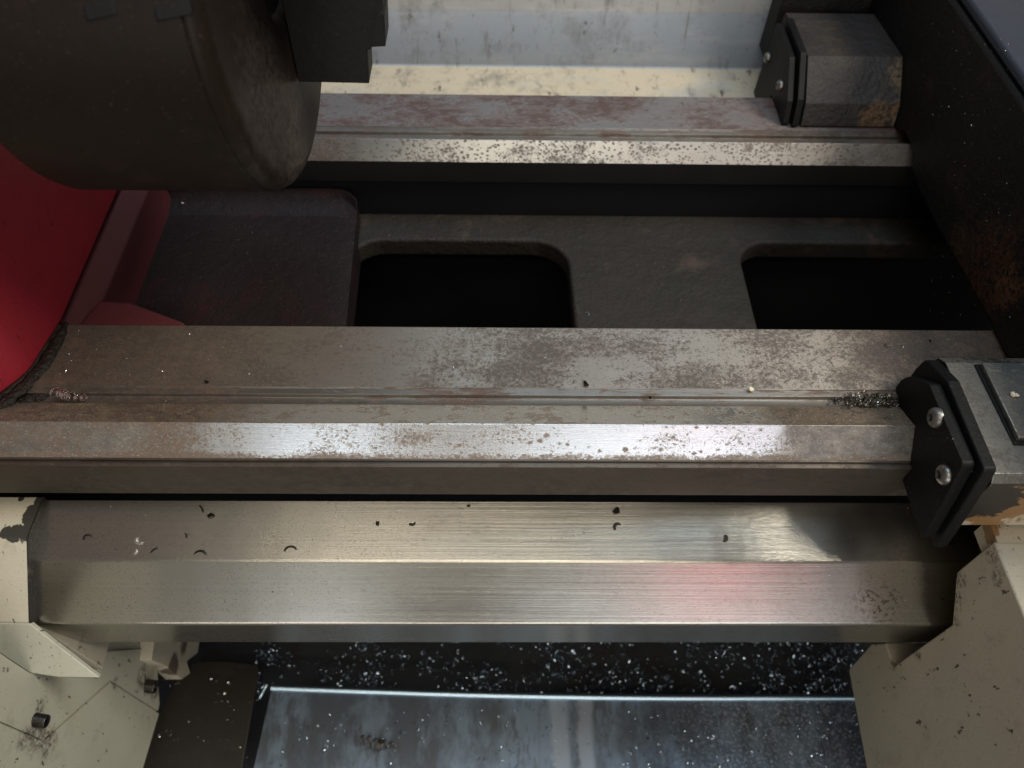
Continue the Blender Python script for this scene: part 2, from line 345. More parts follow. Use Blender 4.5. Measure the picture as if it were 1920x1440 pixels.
def _traysheet():
    g = G('grey_tray_sheet')
    a = g.noise(20, 7, .72, (1, .5, 1)); b = g.noise(55, 6, .72, (1.6, .45, 1), (2, 1, 0)); f = g.noise(420, 3, .7); sc_ = g.noise(1, 4, .6, (160, 9, 9), (3, 1, 1))
    c = g.mix(g.rng(a, .40, .60), (.08, .095, .115), (.165, .215, .275)); c = g.mix(g.rng(b, .50, .62, 0, .8), c, (.075, .08, .088))
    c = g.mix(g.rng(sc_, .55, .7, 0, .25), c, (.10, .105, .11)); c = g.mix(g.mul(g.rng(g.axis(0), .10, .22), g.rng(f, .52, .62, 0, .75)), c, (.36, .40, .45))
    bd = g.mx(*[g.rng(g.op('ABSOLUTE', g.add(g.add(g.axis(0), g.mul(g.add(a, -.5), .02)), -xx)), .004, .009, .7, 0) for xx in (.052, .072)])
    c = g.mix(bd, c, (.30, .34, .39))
    return g.out(c, .35, g.fmix(a, .50, .34), g.bump(b, .2, .001))
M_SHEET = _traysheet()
M_FLOOR = cast('oily_tray_floor', (.040, .042, .048), .30, 300, .25, .1, (.035, .028, .026))
M_PANEL = cast('brown_black_panel', (.020, .017, .014), .5, 300, .1, .1, (.03, .025, .02))
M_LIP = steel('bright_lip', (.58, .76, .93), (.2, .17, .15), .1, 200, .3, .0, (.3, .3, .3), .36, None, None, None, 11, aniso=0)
M_CHIP = steel('bright_chip_steel', (.75, .73, .7), (.3, .25, .2), .2, 300, 1, .1, (.3, .3, .3), .22, None, None, None, 12, aniso=0)
M_DARKCHIP = cast('dark_oily_chip', (.018, .015, .012), .35, 300, .1, .0, None, .5)
M_CHIP2 = steel('oily_chip_steel', (.22, .2, .17), (.05, .04, .03), .5, 400, 1, .5, (.06, .05, .04), .3, None, None, None, 13, aniso=0)
M_CHIP3 = steel('dull_chip_steel', (.12, .11, .10), (.04, .03, .025), .5, 400, 1, .6, (.04, .034, .028), .34, None, None, None, 15, aniso=0)
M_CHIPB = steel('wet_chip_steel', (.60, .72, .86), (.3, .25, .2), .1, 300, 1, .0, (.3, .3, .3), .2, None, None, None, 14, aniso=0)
M_WHITE = cast('pale_crumb', (.75, .66, .5), .5, 400, .3, 0)
M_SHADE_EDGE = cast('shaded_chipped_edge', (.022, .02, .018), .5, 300, .6, .45, (.2, .18, .14))
M_SLUDGE = cast('brown_sludge', (.013, .009, .007), .42, 380, 1, .08, (.06, .032, .012))

# ------------------------------------------------------------------ the bed
bed = thing('lathe_bed', 'worn steel lathe bed with flat and vee ways and a cast web between them', 'lathe bed', (.05, .35, -.13))
mm = lambda L: [(a/1000, b/1000) for a, b in L]
XL, XR = -.42, .56
front = mm([(304.7, 0), (258.6, 0), (258.2, -.8), (254.2, -.9), (253.9, -3.6), (250.5, -3.9), (248, -2.2), (230.6, 5.1), (217.4, -10.6), (216.6, -10.9), (216.2, -12.4), (215, -12.4), (214.8, -11.4),
            (213, -11.9), (213, -44.5), (224, -44.5), (226, -60), (240, -75), (256, -398), (266, -398), (266, -80), (275, -68), (299, -66), (304.7, -60)])
fr = [.0012, .0004, .0003, .0003, .0004, 0, .0006, .0006, .0003, 0, 0, 0, 0, .0006, .001, .003, .004, .004, 0, 0, .004, .006, .004, .004]
fm = [0, 1, 1, 1, 1, 1, 2, 3, 4, 4, 4, 4, 4, 4, 4, 4, 5, 5, 5, 5, 5, 5, 4, 4, 4]
extrude('front_way', front, XL, XR, [M_FLAT, M_GROOVE, M_VBACK, M_VFRONT, M_SIDE, M_VOID], bed, fr, 3, fm)
rear = mm([(546.7, 0), (503.8, 0), (503.4, -1), (499, -1.1), (498.6, -3.9), (494.5, -4), (480.2, 6.2), (469.5, -6), (469.5, -24.8), (475.5, -26), (475.5, -60), (475.5, -398), (546.7, -398)])
rr = [.001, .0005, .0004, .0004, .0004, .0006, .0006, .0006, .001, .001, 0, 0, 0]
rm = [0, 1, 1, 1, 1, 2, 3, 4, 4, 5, 5, 5, 5, 5]
extrude('rear_way', rear, XL, XR, [M_RFLAT, M_GROOVE, M_VBACK, M_RV, M_RSIDE, M_VOID], bed, rr, 3, rm)
# web with rounded windows
def rrect(x0, x1, y0, y1, r, n=8):
    out = []
    for cx, cy, a0 in ((x1-r, y1-r, 0), (x0+r, y1-r, 90), (x0+r, y0+r, 180), (x1-r, y0+r, 270)):
        for k in range(n+1):
            a = R(a0+90*k/n); out.append((cx+r*math.cos(a), cy+r*math.sin(a)))
    return out
def plate_with_holes(name, outer, holes, z0, z1, rim, mats, parent):
    cu = bpy.data.curves.new(name, 'CURVE'); cu.dimensions = '2D'; cu.fill_mode = 'BOTH'
    cu.extrude = (z1-z0)/2 - rim; cu.bevel_depth = rim; cu.bevel_resolution = 2; cu.offset = -rim
    for loop in [outer] + holes:
        s = cu.splines.new('POLY'); s.points.add(len(loop)-1); s.use_cyclic_u = True
        for p, (x, y) in zip(s.points, loop): p.co = (x, y, 0, 1)
    t = bpy.data.objects.new('tmp', cu); COL.objects.link(t); bpy.context.view_layer.update()
    me = bpy.data.meshes.new_from_object(t.evaluated_get(bpy.context.evaluated_depsgraph_get()))
    bpy.data.objects.remove(t); bpy.data.curves.remove(cu); me.name = name; me.materials.clear()
    for f in me.polygons: f.material_index = 0
    me.transform(Matrix.Translation((0, 0, (z0+z1)/2)))
    bm = bmesh.new(); bm.from_mesh(me); bmesh.ops.remove_doubles(bm, verts=bm.verts, dist=1e-6); bm.to_mesh(me); bm.free()
    finish(me, True, 60)
    return link(name, me, mats, parent, 0, centre(me))
hole1 = [(x-.004*((y-.29)/.15) if x > 0 else x, y) for x, y in rrect(-.118, .0545, .29, .444, .027)]
hole2 = rrect(.1845, .40, .29, .444, .024)
plate_with_holes('web', [(-.30, .262), (.54, .262), (.54, .475), (-.30, .475)], [hole1, hole2], -.078, -.06, .003, M_WEB, bed)
# raised casting under the chuck
bp = mm([(304, -47), (343, -45.5), (453, -45), (468, -40), (475, -33), (475, -75), (304, -75)])
extrude('raised_pad', bp, -.262, -.112, M_BRIDGE, bed, [.0, 0, .004, .006, .002, 0, 0], 4, None, .0035, [-.2, -.15, -.135, -.124, -.117],
        lambda x, y, z: ((.005 if x > -.113 and y < .36 else 0), -max(0, (x+.128)/.016)**2*.012*max(0, min(1, (y-.44)/.03)), -max(0, (x+.122)/.010)**2*.0012))
solid('gusset', [(*on(*p, 2, -.006).xy, z) for z in (-.03, -.006) for p in [(150, 606), (185, 562), (245, 566), (345, 603), (345, 640), (150, 640)]],
      [(5, 4, 3, 2, 1, 0), (6, 7, 8, 9, 10, 11)] + [(i, (i+1) % 6, 6+(i+1) % 6, 6+i) for i in range(6)], M_REDDARK, bed, .002)

# ------------------------------------------------------------------ headstock
hs = thing('headstock', 'red enamelled headstock standing on the left end of the bed', 'headstock', (-.34, .36, 0))
prism('casting', [(-.2665, .306), (-.272, .266), (-.284, .2485), (-.42, .19), (-.42, .56), (-.27, .56), (-.268, .44)], .0015, .36, M_RED, hs, [0, .03, .02, 0, 0, 0, 0], 5, .002)
hb = [(-.268, .309), (-.268, .47), (-.256, .47), (-.256, .309)]
solid('flange', [(-.30, .3075, -.002), (-.30, .468, -.002), (-.268, .468, -.002), (-.268, .3075, -.002), (-.30, .3075, -.05), (-.30, .468, -.05), (-.256, .468, -.05), (-.256, .3075, -.05),
                 (-.257, .468, -.013), (-.257, .3075, -.013)],
      [(0, 1, 2, 3), (3, 2, 8, 9), (9, 8, 6, 7), (7, 6, 5, 4), (4, 5, 1, 0), (0, 3, 9, 7, 4), (1, 5, 6, 8, 2)], M_REDDARK, hs, .0015)

# ------------------------------------------------------------------ chuck
CY, CZ, CR, CX = .355, .1965, .1035, -.102
ck = thing('lathe_chuck', 'big dark steel lathe chuck with black stepped jaws above the bed', 'chuck', (CX, CY, CZ-CR))
lathe('body', [(0, -.2), (CR-.004, -.2), (CR-.001, -.199), (CR, -.196), (CR, CX-.0075), (CR-.0009, CX-.0068), (CR-.0007, CX-.0058), (CR-.0011, CX-.0045), (CR-.0022, CX-.0026), (CR-.0042, CX-.0010), (CR-.007, CX-.0002), (CR-.010, CX), (.030, CX), (.026, CX-.004), (.026, CX-.05), (0, CX-.05)], M_CHUCK, (CY, CZ), ck, 128)
lathe('backplate', [(0, -.262), (.07, -.262), (.072, -.26), (.072, -.205), (.08, -.2005), (0, -.2005)], M_CHUCK, (CY, CZ), ck, 64)
def jaw(ang):
    # side outline in (radius, x): stepped and serrated
    pr = [(.010, CX+.0005), (.0587, CX+.0005), (.0592, CX+.0355), (.0415, CX+.037), (.041, CX+.039), (.040, CX+.039), (.0395, CX+.046), (.024, CX+.0472), (.0225, CX+.0455), (.021, CX+.047), (.014, CX+.0475), (.010, CX+.044)]
    me = bpy.data.meshes.new('jaw'); n = len(pr); wd = [.0145]*n
    V = []
    for s in (-1, 1):
        for r, x in pr:
            half = .0088 if r > .02 else .005
            V.append((x, r, s*half))
    Fc = [tuple(range(n)), tuple(range(n, 2*n))[::-1]] + [(i, n+i, n+(i+1) % n, (i+1) % n) for i in range(n)]
    me.from_pydata(V, [], Fc)
    me.transform(Matrix.Translation((0, CY, CZ)) @ Matrix.Rotation(R(ang), 4, 'X')); finish(me)
    return link('jaw', me, M_JAW, ck, .0006, centre(me))
for a in (270, 30, 150): jaw(a)
def onchuck(px, py, rad):
    d = ray(px, py); o = CAM; a = d.y**2+d.z**2; b = 2*((o.y-CY)*d.y+(o.z-CZ)*d.z); c = (o.y-CY)**2+(o.z-CZ)**2-rad**2
    return o + d*((-b-math.sqrt(max(0, b*b-4*a*c)))/(2*a))
for px, wpx in ((172, 30), (312, 34)):
    c0 = onchuck(px, -34, CR); a = math.atan2(c0.z-CZ, c0.y-CY)
    hw = wpx*.00019; V = []
    for rr_ in (CR-.006, CR+.0008):
        for dx, da in ((-hw, -.10), (hw, -.075), (hw, .25), (-hw, .25)):
            V.append((c0.x+dx, CY+rr_*math.cos(a-da+.02), CZ+rr_*math.sin(a-da+.02)))
    solid('key_lug', V, [(3, 2, 1, 0), (4, 5, 6, 7), (0, 1, 5, 4), (1, 2, 6, 5), (2, 3, 7, 6), (3, 0, 4, 7)], M_JAW, ck, .0008)

# ------------------------------------------------------------------ carriage: saddle wings, bridge, wipers, apron
cg = thing('carriage', 'black cast carriage with steel topped saddle and cream apron at the right of the bed', 'carriage', (.34, .3, -.02))
# bridge across the bed
br = mm([(150, 33), (150, 95), (158, 101.5), (520, 98), (640, 96), (640, 2), (546, 2), (512, 1.5), (500, 3), (494, 8), (468, 8), (462, -2), (440, -4.5), (400, -4), (345, -.5), (310, 1.5), (268, 2.5), (262, 33)])
extrude('bridge', br, .302, .56, [M_SADDLE], cg, [0, .004, .004, 0, 0, 0, 0, 0, .003, .004, .004, .006, .01, .02, .02, .006, .003, 0], 4, None, .0025)
extrude('cross_slide', mm([(140, 102.5), (140, 108), (650, 106), (650, 99.5), (520, 99.5)]), .3045, .56, [M_SLIDE], cg, 0, 3, None, .002)
# rear wing block
rw = mm([(507, 1.2), (512.5, 18), (538, 41), (611, 36), (614, 2), (546, 1.2)])
extrude('rear_wing', rw, .2295, .3015, M_WING, cg, [.001, .0015, .0015, .004, 0, 0], 3, None, .0012)
extrude('rear_guard', mm([(616, -10), (616, 60), (622, 110), (640, 110), (640, -10)]), .226, .30, M_SADDLE, cg, 0, 3, None, .001)
lathe('plug', [(0, .0004), (.0042, .0004), (.0046, .0001), (.0046, -.002)], M_WING, None, cg, 24, (0, .07, 1), onp(1622, 76, (.25, .538, .041), (0, 5, 73)) )
def wiper_screw(parent, c, r=.0048, ax=(-1, 0, 0), dome=.0032):
    pr = [(0, dome*.35), (r*.36, dome*.35), (r*.40, dome)] + [(r*(.4+.6*math.sin(R(k))), dome*math.cos(R(k))) for k in (20, 40, 60, 75, 90)] + [(r, -.001)]
    s = lathe('screw', pr, M_SCREW, None, parent, 24, ax, c)
    return s
rwp = mm([(505.5, 1), (513, 20.5), (537, 44.5), (586, 45), (592, -28), (549, -28), (548, .6), (515, .6)])
wp = extrude('wiper_plate', rwp, .2225, .2275, M_WIPER, cg, [.002, .001, .003, .003, .002, .002, 0, 0], 3, None, .0012)
rw2 = mm([(508, 1), (515, 18), (538, 40), (586, 41), (590, -24), (550, -24), (549, .6), (515, .6)])
wq = extrude('wiper_plate', rw2, .2155, .2205, M_WIPER, cg, [.002, .001, .003, .003, .002, .002, 0, 0], 3, None, .001)
for p in ((1440, 108), (1464, 160)): wiper_screw(wq, on(*p, 0, .2152), .0042)
# front wing
way_under = [(262, .6), (258.3, .6), (253.6, -.4), (247.2, -3.3), (230.6, 5.9), (216.9, -10.2), (212.4, -11.2), (212.4, -28)]
fw_plate = mm([(264, .6), (264, 14), (262.5, 25), (240, 34.5), (186, 34.5), (179, 4), (173, -28), (212.4, -28), (212.4, -11.2), (216.9, -10.2), (230.6, 5.9), (247.2, -3.3), (253.6, -.4), (258.3, .6)])
bk = extrude('backing_plate', fw_plate, .2368, .2435, M_WIPER, cg, [.002, .002, .006, .003, .003, .002, .001, 0, 0, 0, 0, 0, 0, 0], 3, None, .0012)
fw2 = mm([(260, .6), (260, 8), (257, 15.5), (241, 30), (191, 31.5), (184, 6), (177, -24), (212.4, -24), (212.4, -11.2), (216.9, -10.2), (230.6, 5.9), (247.2, -3.3), (253.6, -.4), (258.3, .6)])
fp = extrude('wiper_plate', fw2, .2295, .236, M_WIPER, cg, [.002, .002, .006, .003, .003, .002, .001, 0, 0, 0, 0, 0, 0, 0], 3, None, .0014)
for p in ((1755, 783), (1771, 890)): wiper_screw(fp, on(*p, 0, .2292), .0056)
fwing = mm([(264, 1.2), (264, 24), (257, 28.5), (187, 29), (183.5, 24), (183.5, -22), (188, -23.5), (211.8, -23.5), (211.8, -11), (216.9, -9.6), (230.6, 6.5), (247.2, -2.8), (258.3, 1.2)])
extrude('front_wing', fwing, .2445, .56, [M_PLATE, M_SADDLE, M_APRON], cg, [0, .002, .001, .001, .002, 0, 0, 0, 0, 0, 0, 0, 0], 3, [1, 0, 0, 0, 2, 1, 1, 1, 1, 1, 1, 1, 1, 1], .0006)
tp = [on(1838, 683, 2, .0305).xy, on(1906, 824, 2, .0305).xy, (.31, .1985), (.301, .256)]
prism('top_plate', [tuple(tp[0]), tuple(tp[1]), (.40, .201), (.40, tp[0].y)], .0292, .0325, M_PLATE, cg, 0, 3, .0006)
sp_ = [on(1828, 683, 2, .0296).xy, on(1902, 834, 2, .0296).xy]
prism('groove_shade', [tuple(sp_[0]), tuple(sp_[1]), (.40, sp_[1].y-.001), (.40, sp_[0].y-.0004)], .0289, .0296, M_WIPER, cg)  # black strip put in for the shaded depth of a recessed groove
ga = on(1803, 683, 2, .0294).xy; gb = on(1888, 858, 2, .0294).xy
# apron
ap = prof([(1850, 980), (1865, 1015)], .268)
apr = mm([(175, -23.6), (174.5, -66), (151, -88), (150.5, -172), (167, -174), (173, -194), (168, -242), (101, -254), (60, -256), (60, -23.6)])
apr = [(y, z) for y, z in apr]
extrude('apron', apr, .268, .56, M_APRON, cg, [.002, .004, .003, .002, .001, .001, .002, 0, 0, .002], 4, None, .0012)
extrude('apron_ledge', mm([(188, -23.9), (188, -40), (174, -40), (174, -23.9)]), .270, .555, M_APRON, cg)
# ------------------------------------------------------------------ stainless cover over the lead screw
zb = on(960, 1204, 1, .163).z*1000
cbk = onp(960, 941, (0, .1865, -.080), (0, -.309, .951)); cby, cbz = cbk.y*1000, cbk.z*1000
cv = mm([(cby, cbz), (186.5, -80), (156, -105), (163, zb), (164.2, zb), (157.4, -105.6), (187, -81.3), (cby, cbz-1.3)])
cover = extrude('leadscrew_cover', cv, -.33, .52, M_COVER, None, [0, .0065, .004, 0, 0, .003, .0055, 0], 8)
tag(cover, 'long brushed stainless cover bent over the lead screw in front of the bed', 'machine cover')

# ------------------------------------------------------------------ gearbox housing at the left end
gb_ = thing('gearbox_housing', 'cream painted gearbox casting at the left end of the bed', 'gearbox', (-.35, .17, -.32))
gp = mm([(212, -72), (228, -66), (194, -66), (155, -98), (151, -200), (131, -203), (131, -330), (240, -330), (240, -300), (212, -250)])
gp = mm([(212, -45.5), (212, -66), (194.5, -66.5), (155, -98), (150.6, -198.7), (150.6, -206), (212, -206)])
gp = mm([(222, -66), (194.5, -66), (155, -98), (156, -103), (157, -200), (222, -200)])
extrude('upper_casting', gp, -.52, -.280, [M_CREAM], gb_, [0, .002, .002, 0, 0, 0], 4, None, .0006)
XE = -.281
extrude('shade_edge', mm([(222, -65.6), (194.7, -65.6), (154.8, -97.8), (154.9, -104), (157.6, -105.2), (187, -80.8), (222, -69.4)]), -.2805, -.2796, M_SHADE_EDGE, gb_, [0, .002, .002, 0, 0, 0, 0], 3)  # dark strip paints in the shade beside the cover, with paint chips
extrude('end_casting', prof([(-60, 1190), (0, 1225), (55, 1262), (110, 1270), (186, 1271), (188, 1200), (292, 1200), (295, 1322), (262, 1450), (-300, 1900), (-420, 1300)], XE-.0015), -.52, XE-.0015, M_CREAM2, gb_, .001, 3)
plA = [(-60, 1186), (0, 1225), (55, 1262), (110, 1270), (186, 1272), (200, 1222), (292, 1215), (299, 1320), (296, 1333), (206, 1275), (80, 1387), (0, 1352), (-200, 1260)]
plB = [(-200, 1264), (0, 1357), (81, 1392), (206, 1280), (298, 1338), (265, 1450), (-260, 1900), (-420, 1500)]
extrude('end_plate', prof(plA, XE), XE-.001, XE, M_CREAM2, gb_, .0005, 2)
extrude('end_plate', prof(plB, XE), XE-.001, XE, M_CREAM2, gb_, .0005, 2)
# gearbox front as an added slab, tilted up to catch more light
nl = Vector((0, -.69, .72)); pl = [onp(*p, (-.28, .155, -.0975), nl) for p in [(-80, 1168), (55, 1169), (186, 1271), (110, 1270), (55, 1262), (0, 1225), (-80, 1180)]]
k = len(pl)
solid('tilted_front', pl + [p - nl*.0035 for p in pl], [tuple(range(k)), tuple(range(k, 2*k))[::-1]] + [(i, k+i, k+(i+1) % k, (i+1) % k) for i in range(k)], M_CREAM2, gb_, .0006)
def cap_screw(c, r, L):
    pr = [(0, L-.003), (r*.52, L-.003), (r*.55, L-.0003), (r*.9, L), (r, L-.0008), (r, .0012), (r*1.05, 0), (r*1.05, -.001)]
    return lathe('cap_screw', pr, M_SCREW2, None, gb_, 28, (1, -.12, -.1), c)
cap_screw(on(68, 1350, 0, XE+.0005), .0040, .0066)
cap_screw(on(276, 1286, 0, XE+.0005), .0052, .007)
lug = [(290, 1195), (375, 1195), (371, 1224), (350, 1240), (357, 1262), (340, 1274), (312, 1250), (284, 1238)]
extrude('lug', prof(lug, -.272), -.285, -.272, M_LUG, gb_, .001, 3, None, .0012)

# ------------------------------------------------------------------ splash guard behind
sg = mm([(556, -46), (641, -33), (651, 13), (655, 22), (735, 260), (736.2, 260), (656.2, 21.6), (652.2, 12.6), (642, -34.2), (556, -47.2)])
o = extrude('splash_guard', sg, -.45, .60, [M_SPLASH, M_COOLBAND, M_GREYBAND], None, [0, .002, .004, .004, 0, 0, .004, .004, .002, 0], 5, [0, 1, 2, 2, 2, 2, 1, 0, 0, 0, 0])
tag(o, 'pale stained sheet metal splash guard behind the bed', 'splash guard')

# ------------------------------------------------------------------ chip tray
ty = thing('chip_tray', 'dark oily chip tray under the bed with a grey sheet in front', 'chip tray', (.05, .2, -.4))
solid('tray_floor', [(-.6, .0, -.4), (.7, .0, -.4), (.7, .8, -.4), (-.6, .8, -.4), (-.6, 0, -.405), (.7, 0, -.405), (.7, .8, -.405), (-.6, .8, -.405)],
      [(0, 1, 2, 3), (7, 6, 5, 4), (0, 4, 5, 1), (1, 5, 6, 2), (2, 6, 7, 3), (3, 7, 4, 0)], M_FLOOR, ty)
ZS = -.335
e0 = on(510, 1290, 2, ZS); e1 = on(1590, 1308, 2, ZS); f0 = on(463, 1445, 2, ZS)
xs = [e0.x + (e1.x+.06-e0.x)*k/24 for k in range(25)]
def ey(x):
    t = (x-e0.x)/(e1.x-e0.x); return e0.y + (e1.y-e0.y)*t - .0034*math.sin(min(1.1, t)*math.pi)
V = []; n = len(xs)
for z in (ZS, ZS-.0015):
    for i, x in enumerate(xs): V.append((x, ey(x), z))
    for i, x in enumerate(xs): V.append((x + (f0.x-e0.x)*1.0*(1 if i == 0 else 1-i/24), f0.y-.09, z))
Fc = []
for i in range(n-1):
    Fc += [(i, i+1, n+i+1, n+i), (2*n+i, 3*n+i, 3*n+i+1, 2*n+i+1), (i, 2*n+i, 2*n+i+1, i+1), (n+i, n+i+1, 3*n+i+1, 3*n+i)]
Fc += [(0, n, 3*n, 2*n), (n-1, 3*n-1, 4*n-1, 2*n-1)]
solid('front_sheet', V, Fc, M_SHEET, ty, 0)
def tube(name, pts, r, mats, parent=None, seg=8, kind=None, ribbon=None, taper=False):
    """a bar swept along points; ribbon = (width, thickness) gives a flat section"""
    V = []; Fc = []; pts = [Vector(p) for p in pts]; n = len(pts); sgm = 4 if ribbon else seg
    for i, p in enumerate(pts):
        t = (pts[min(i+1, n-1)] - pts[max(i-1, 0)]).normalized()
        a = t.cross(Vector((0, 0, 1))); a = a.normalized() if a.length > 1e-4 else Vector((1, 0, 0)); b = a.cross(t)
        k = (1-.6*abs(2*i/(n-1)-1)**3) if taper else 1
        for j in range(sgm):
            q = 2*math.pi*(j+.5)/sgm
            if ribbon: V.append(p + (a*math.copysign(ribbon[0]/2, math.cos(q)) + b*math.copysign(ribbon[1]/2, math.sin(q)))*k)
            else: V.append(p + (a*math.cos(q) + b*math.sin(q))*r*k)
    for i in range(n-1):
        for j in range(sgm): Fc.append((i*sgm+j, i*sgm+(j+1) % sgm, (i+1)*sgm+(j+1) % sgm, (i+1)*sgm+j))
    Fc += [tuple(range(sgm))[::-1], tuple(range((n-1)*sgm, n*sgm))]
    return V, Fc
V, Fc = tube('lip', [(x, ey(x), ZS+.0012) for x in xs], .0029, None)
solid('rolled_lip', V, Fc, M_LIP, ty)
a = on(486, 1310, 2, ZS); b = on(500, 1284, 2, ZS)
V, Fc = tube('lip', [a, (a+b)/2, b], .0014, None); solid('rolled_lip', V, Fc, M_LIP, ty)
ZP = -.342
pp = [on(*p, 2, ZP).xy for p in [(350, 1243), (420, 1238), (488, 1246), (452, 1450), (255, 1450), (300, 1330)]]
prism('side_panel', [tuple(q) for q in pp], ZP-.002, ZP, M_PANEL, ty, [0, 0, .006, 0, 0, 0], 4, .0008)


# ------------------------------------------------------------------ added red reflector out of view: seen only as the pink reflection on the cover
cb = thing('red_reflector', 'unseen red box added for the pink reflection on the cover', 'reflector', (.67, -1.5, .93))
M_REFLECTOR = paint('reflector_red', (.8, .15, .18), (.2, .02, .02), .45, .1, None, .05, .02)
def box(name, x0, x1, y0, y1, z0, z1, mat, parent, bev=.003):
    V = [(x, y, z) for z in (z0, z1) for x, y in ((x0, y0), (x1, y0), (x1, y1), (x0, y1))]
    return solid(name, V, [(3, 2, 1, 0), (4, 5, 6, 7), (0, 1, 5, 4), (1, 2, 6, 5), (2, 3, 7, 6), (3, 0, 4, 7)], mat, parent, bev)
box('body', .49, .90, -1.7, -1.5, .93, 1.3, M_REFLECTOR, cb)
for x in (.495, .697): box('reflector_panel', x, x+.198, -1.5, -1.488, .935, 1.295, M_REFLECTOR, cb)

# ------------------------------------------------------------------ swarf
def curl(r, arc, wd, th, pitch=0., n=9, squeeze=1.):
    th *= 1.0
    pts = [(r*math.cos(arc*k/(n-1)), squeeze*r*math.sin(arc*k/(n-1)), wd/2+pitch*k/(n-1)) for k in range(n)]
    V = []; Fc = []
    for k, p in enumerate(pts):
        q = 1-.5*abs(2*k/(n-1)-1)**3
        rad = Vector((p[0], p[1], 0)).normalized()
        for dr, dz in ((-1, -1), (1, -1), (1, 1), (-1, 1)):
            V.append(Vector(p) + rad*dr*th/2*q + Vector((0, 0, dz*wd/2*q)))
    for k in range(n-1):
        for j in range(4): Fc.append((k*4+j, k*4+(j+1) % 4, k*4+4+(j+1) % 4, k*4+4+j))
    Fc += [(3, 2, 1, 0), tuple(range(4*n-4, 4*n))]
    return V, Fc
def crumb(r):
    V = [Vector((random.uniform(-1, 1), random.uniform(-1, 1), random.uniform(-.5, .8))).normalized()*r*random.uniform(.6, 1.1) for _ in range(12)]
    bm = bmesh.new()
    for v in V: bm.verts.new(v)
    bmesh.ops.convex_hull(bm, input=bm.verts)
    bmesh.ops.delete(bm, geom=[v for v in bm.verts if not v.link_faces], context='VERTS')
    bm.verts.index_update(); V = [v.co.copy() for v in bm.verts]; Fc = [tuple(v.index for v in f.verts) for f in bm.faces]; bm.free()
    return V, Fc
N_TOP = (0, -.309, .951); P_TOP = (0, .1865, -.080); N_SL = (0, -.634, .773); P_SL = (0, .1865, -.080)
def place(name, VF, p, nrm, rot, mat, label, cat, group=None, sink=.0):
    V, Fc = VF; M = Vector(nrm).to_track_quat('Z', 'Y').to_matrix() @ Matrix.Rotation(rot, 3, 'Z')
    zmin = min(v.z for v in V)
    me = bpy.data.meshes.new(name); me.from_pydata([tuple(M @ (v - Vector((0, 0, zmin + sink)))) for v in V], [], Fc); finish(me, True, 45)
    o = link(name, me, mat, None, 0, None, None, False); o.location = p
    return tag(o, label, cat, group)
Z = (0, 0, 1)
GC = 'dark chips lying on the steel cover'
top = lambda x, y: onp(x, y, P_TOP, N_TOP)
for (x, y), vf, rot, mt, lb in (
    ((165, 1010), curl(.0018, 3.0, .0012, 0.00070), .6, M_DARKCHIP, 'dark curled chip on the steel cover nearest the cream gearbox'),
    ((262, 1013), curl(.0017, 3.6, .0011, 0.00088), 2.2, M_CHIP, 'bright curled chip on the left of the steel cover'),
    ((251, 1034), curl(.0012, 3.4, .0009, 0.00070), 4.2, M_CHIP, 'tiny bright chip just below the bright curl on the cover'),
    ((375, 1045), curl(.0030, 2.2, .0010, 0.00105), .4, M_DARKCHIP, 'dark arched chip touching the bend line left of the cover'),
    ((545, 1037), curl(.0031, 2.4, .0011, 0.00105), .5, M_DARKCHIP, 'larger dark arched chip by the bend line, right of the other arched one'),
    ((345, 1006), curl(.0014, 2.0, .0008, 0.00070), 5.6, M_DARKCHIP, 'faint thin dark chip above the left arched chip on the cover'),
    ((397, 967), crumb(.0018), .3, M_DARKCHIP, 'dark flat crumb near the back edge of the cover, left half'),
    ((358, 966), curl(.0060, .75, .0006, 0.00070), .2, M_DARKCHIP, 'thin dark sliver beside the flat crumb on the cover'),
    ((708, 981), crumb(.0014), 1.3, M_DARKCHIP, 'small dark crumb left of the hooked chip on the cover'),
    ((773, 979), curl(.0014, 2.6, .0011, 0.00122), 3.6, M_DARKCHIP, 'small hooked dark chip right of a dark crumb mid cover'),
    ((878, 949), crumb(.0012), 2.3, M_DARKCHIP, 'dark speck of a chip at the back edge of the cover'),
    ((1155, 958), crumb(.0020), .9, M_DARKCHIP, 'heart shaped dark crumb, upper of two right of the middle of the cover'),
    ((1158, 989), curl(.0017, 3.3, .0012, 0.00158), .7, M_DARKCHIP, 'hooked dark chip, lower of two right of the middle of the cover'),
    ((1356, 1009), curl(.0014, 2.6, .0012, 0.00158), 4.8, M_DARKCHIP, 'rightmost dark chip on the cover, beside a dull stain'),
    ((300, 1048), curl(.0055, .7, .0006, 0.00088), 1.9, M_DARKCHIP, 'short upright dark sliver between the curls and the bend line')):
    vf = ([v*1.25 for v in vf[0]], vf[1])
    place('metal_chip', vf, top(x, y), N_TOP, rot, mt, lb, 'metal chip', GC)
for (x, y), vf, mt, lb, cat in (
    ((1098, 722), crumb(.0022), M_DARKCHIP, 'black crumb on the middle of the flat front way', 'crumb'),
    ((1408, 733), crumb(.0019), M_WHITE, 'pale cream flake on the front way right of the black crumb', 'flake'),
    ((388, 719), crumb(.0015), M_DARKCHIP, 'dark crumb on the brown left part of the front way', 'crumb'),
    ((1665, 648), curl(.0016, 3.6, .0010, .0004, .002), M_CHIP, 'pale curled chip on the dark right part of the front way', 'metal chip'),
    ((1688, 650), curl(.0014, 3.0, .0009, .0004), M_CHIP, 'smaller pale chip right of the curled one on the front way', 'metal chip'),
    ((1745, 640), crumb(.0012), M_DARKCHIP, 'dark speck on the right end of the front way', 'crumb')):
    place('metal_chip' if 'chip' in lb else 'crumb', vf, on(x, y, 2, .0001), Z, random.uniform(0, 6), mt, lb, cat)
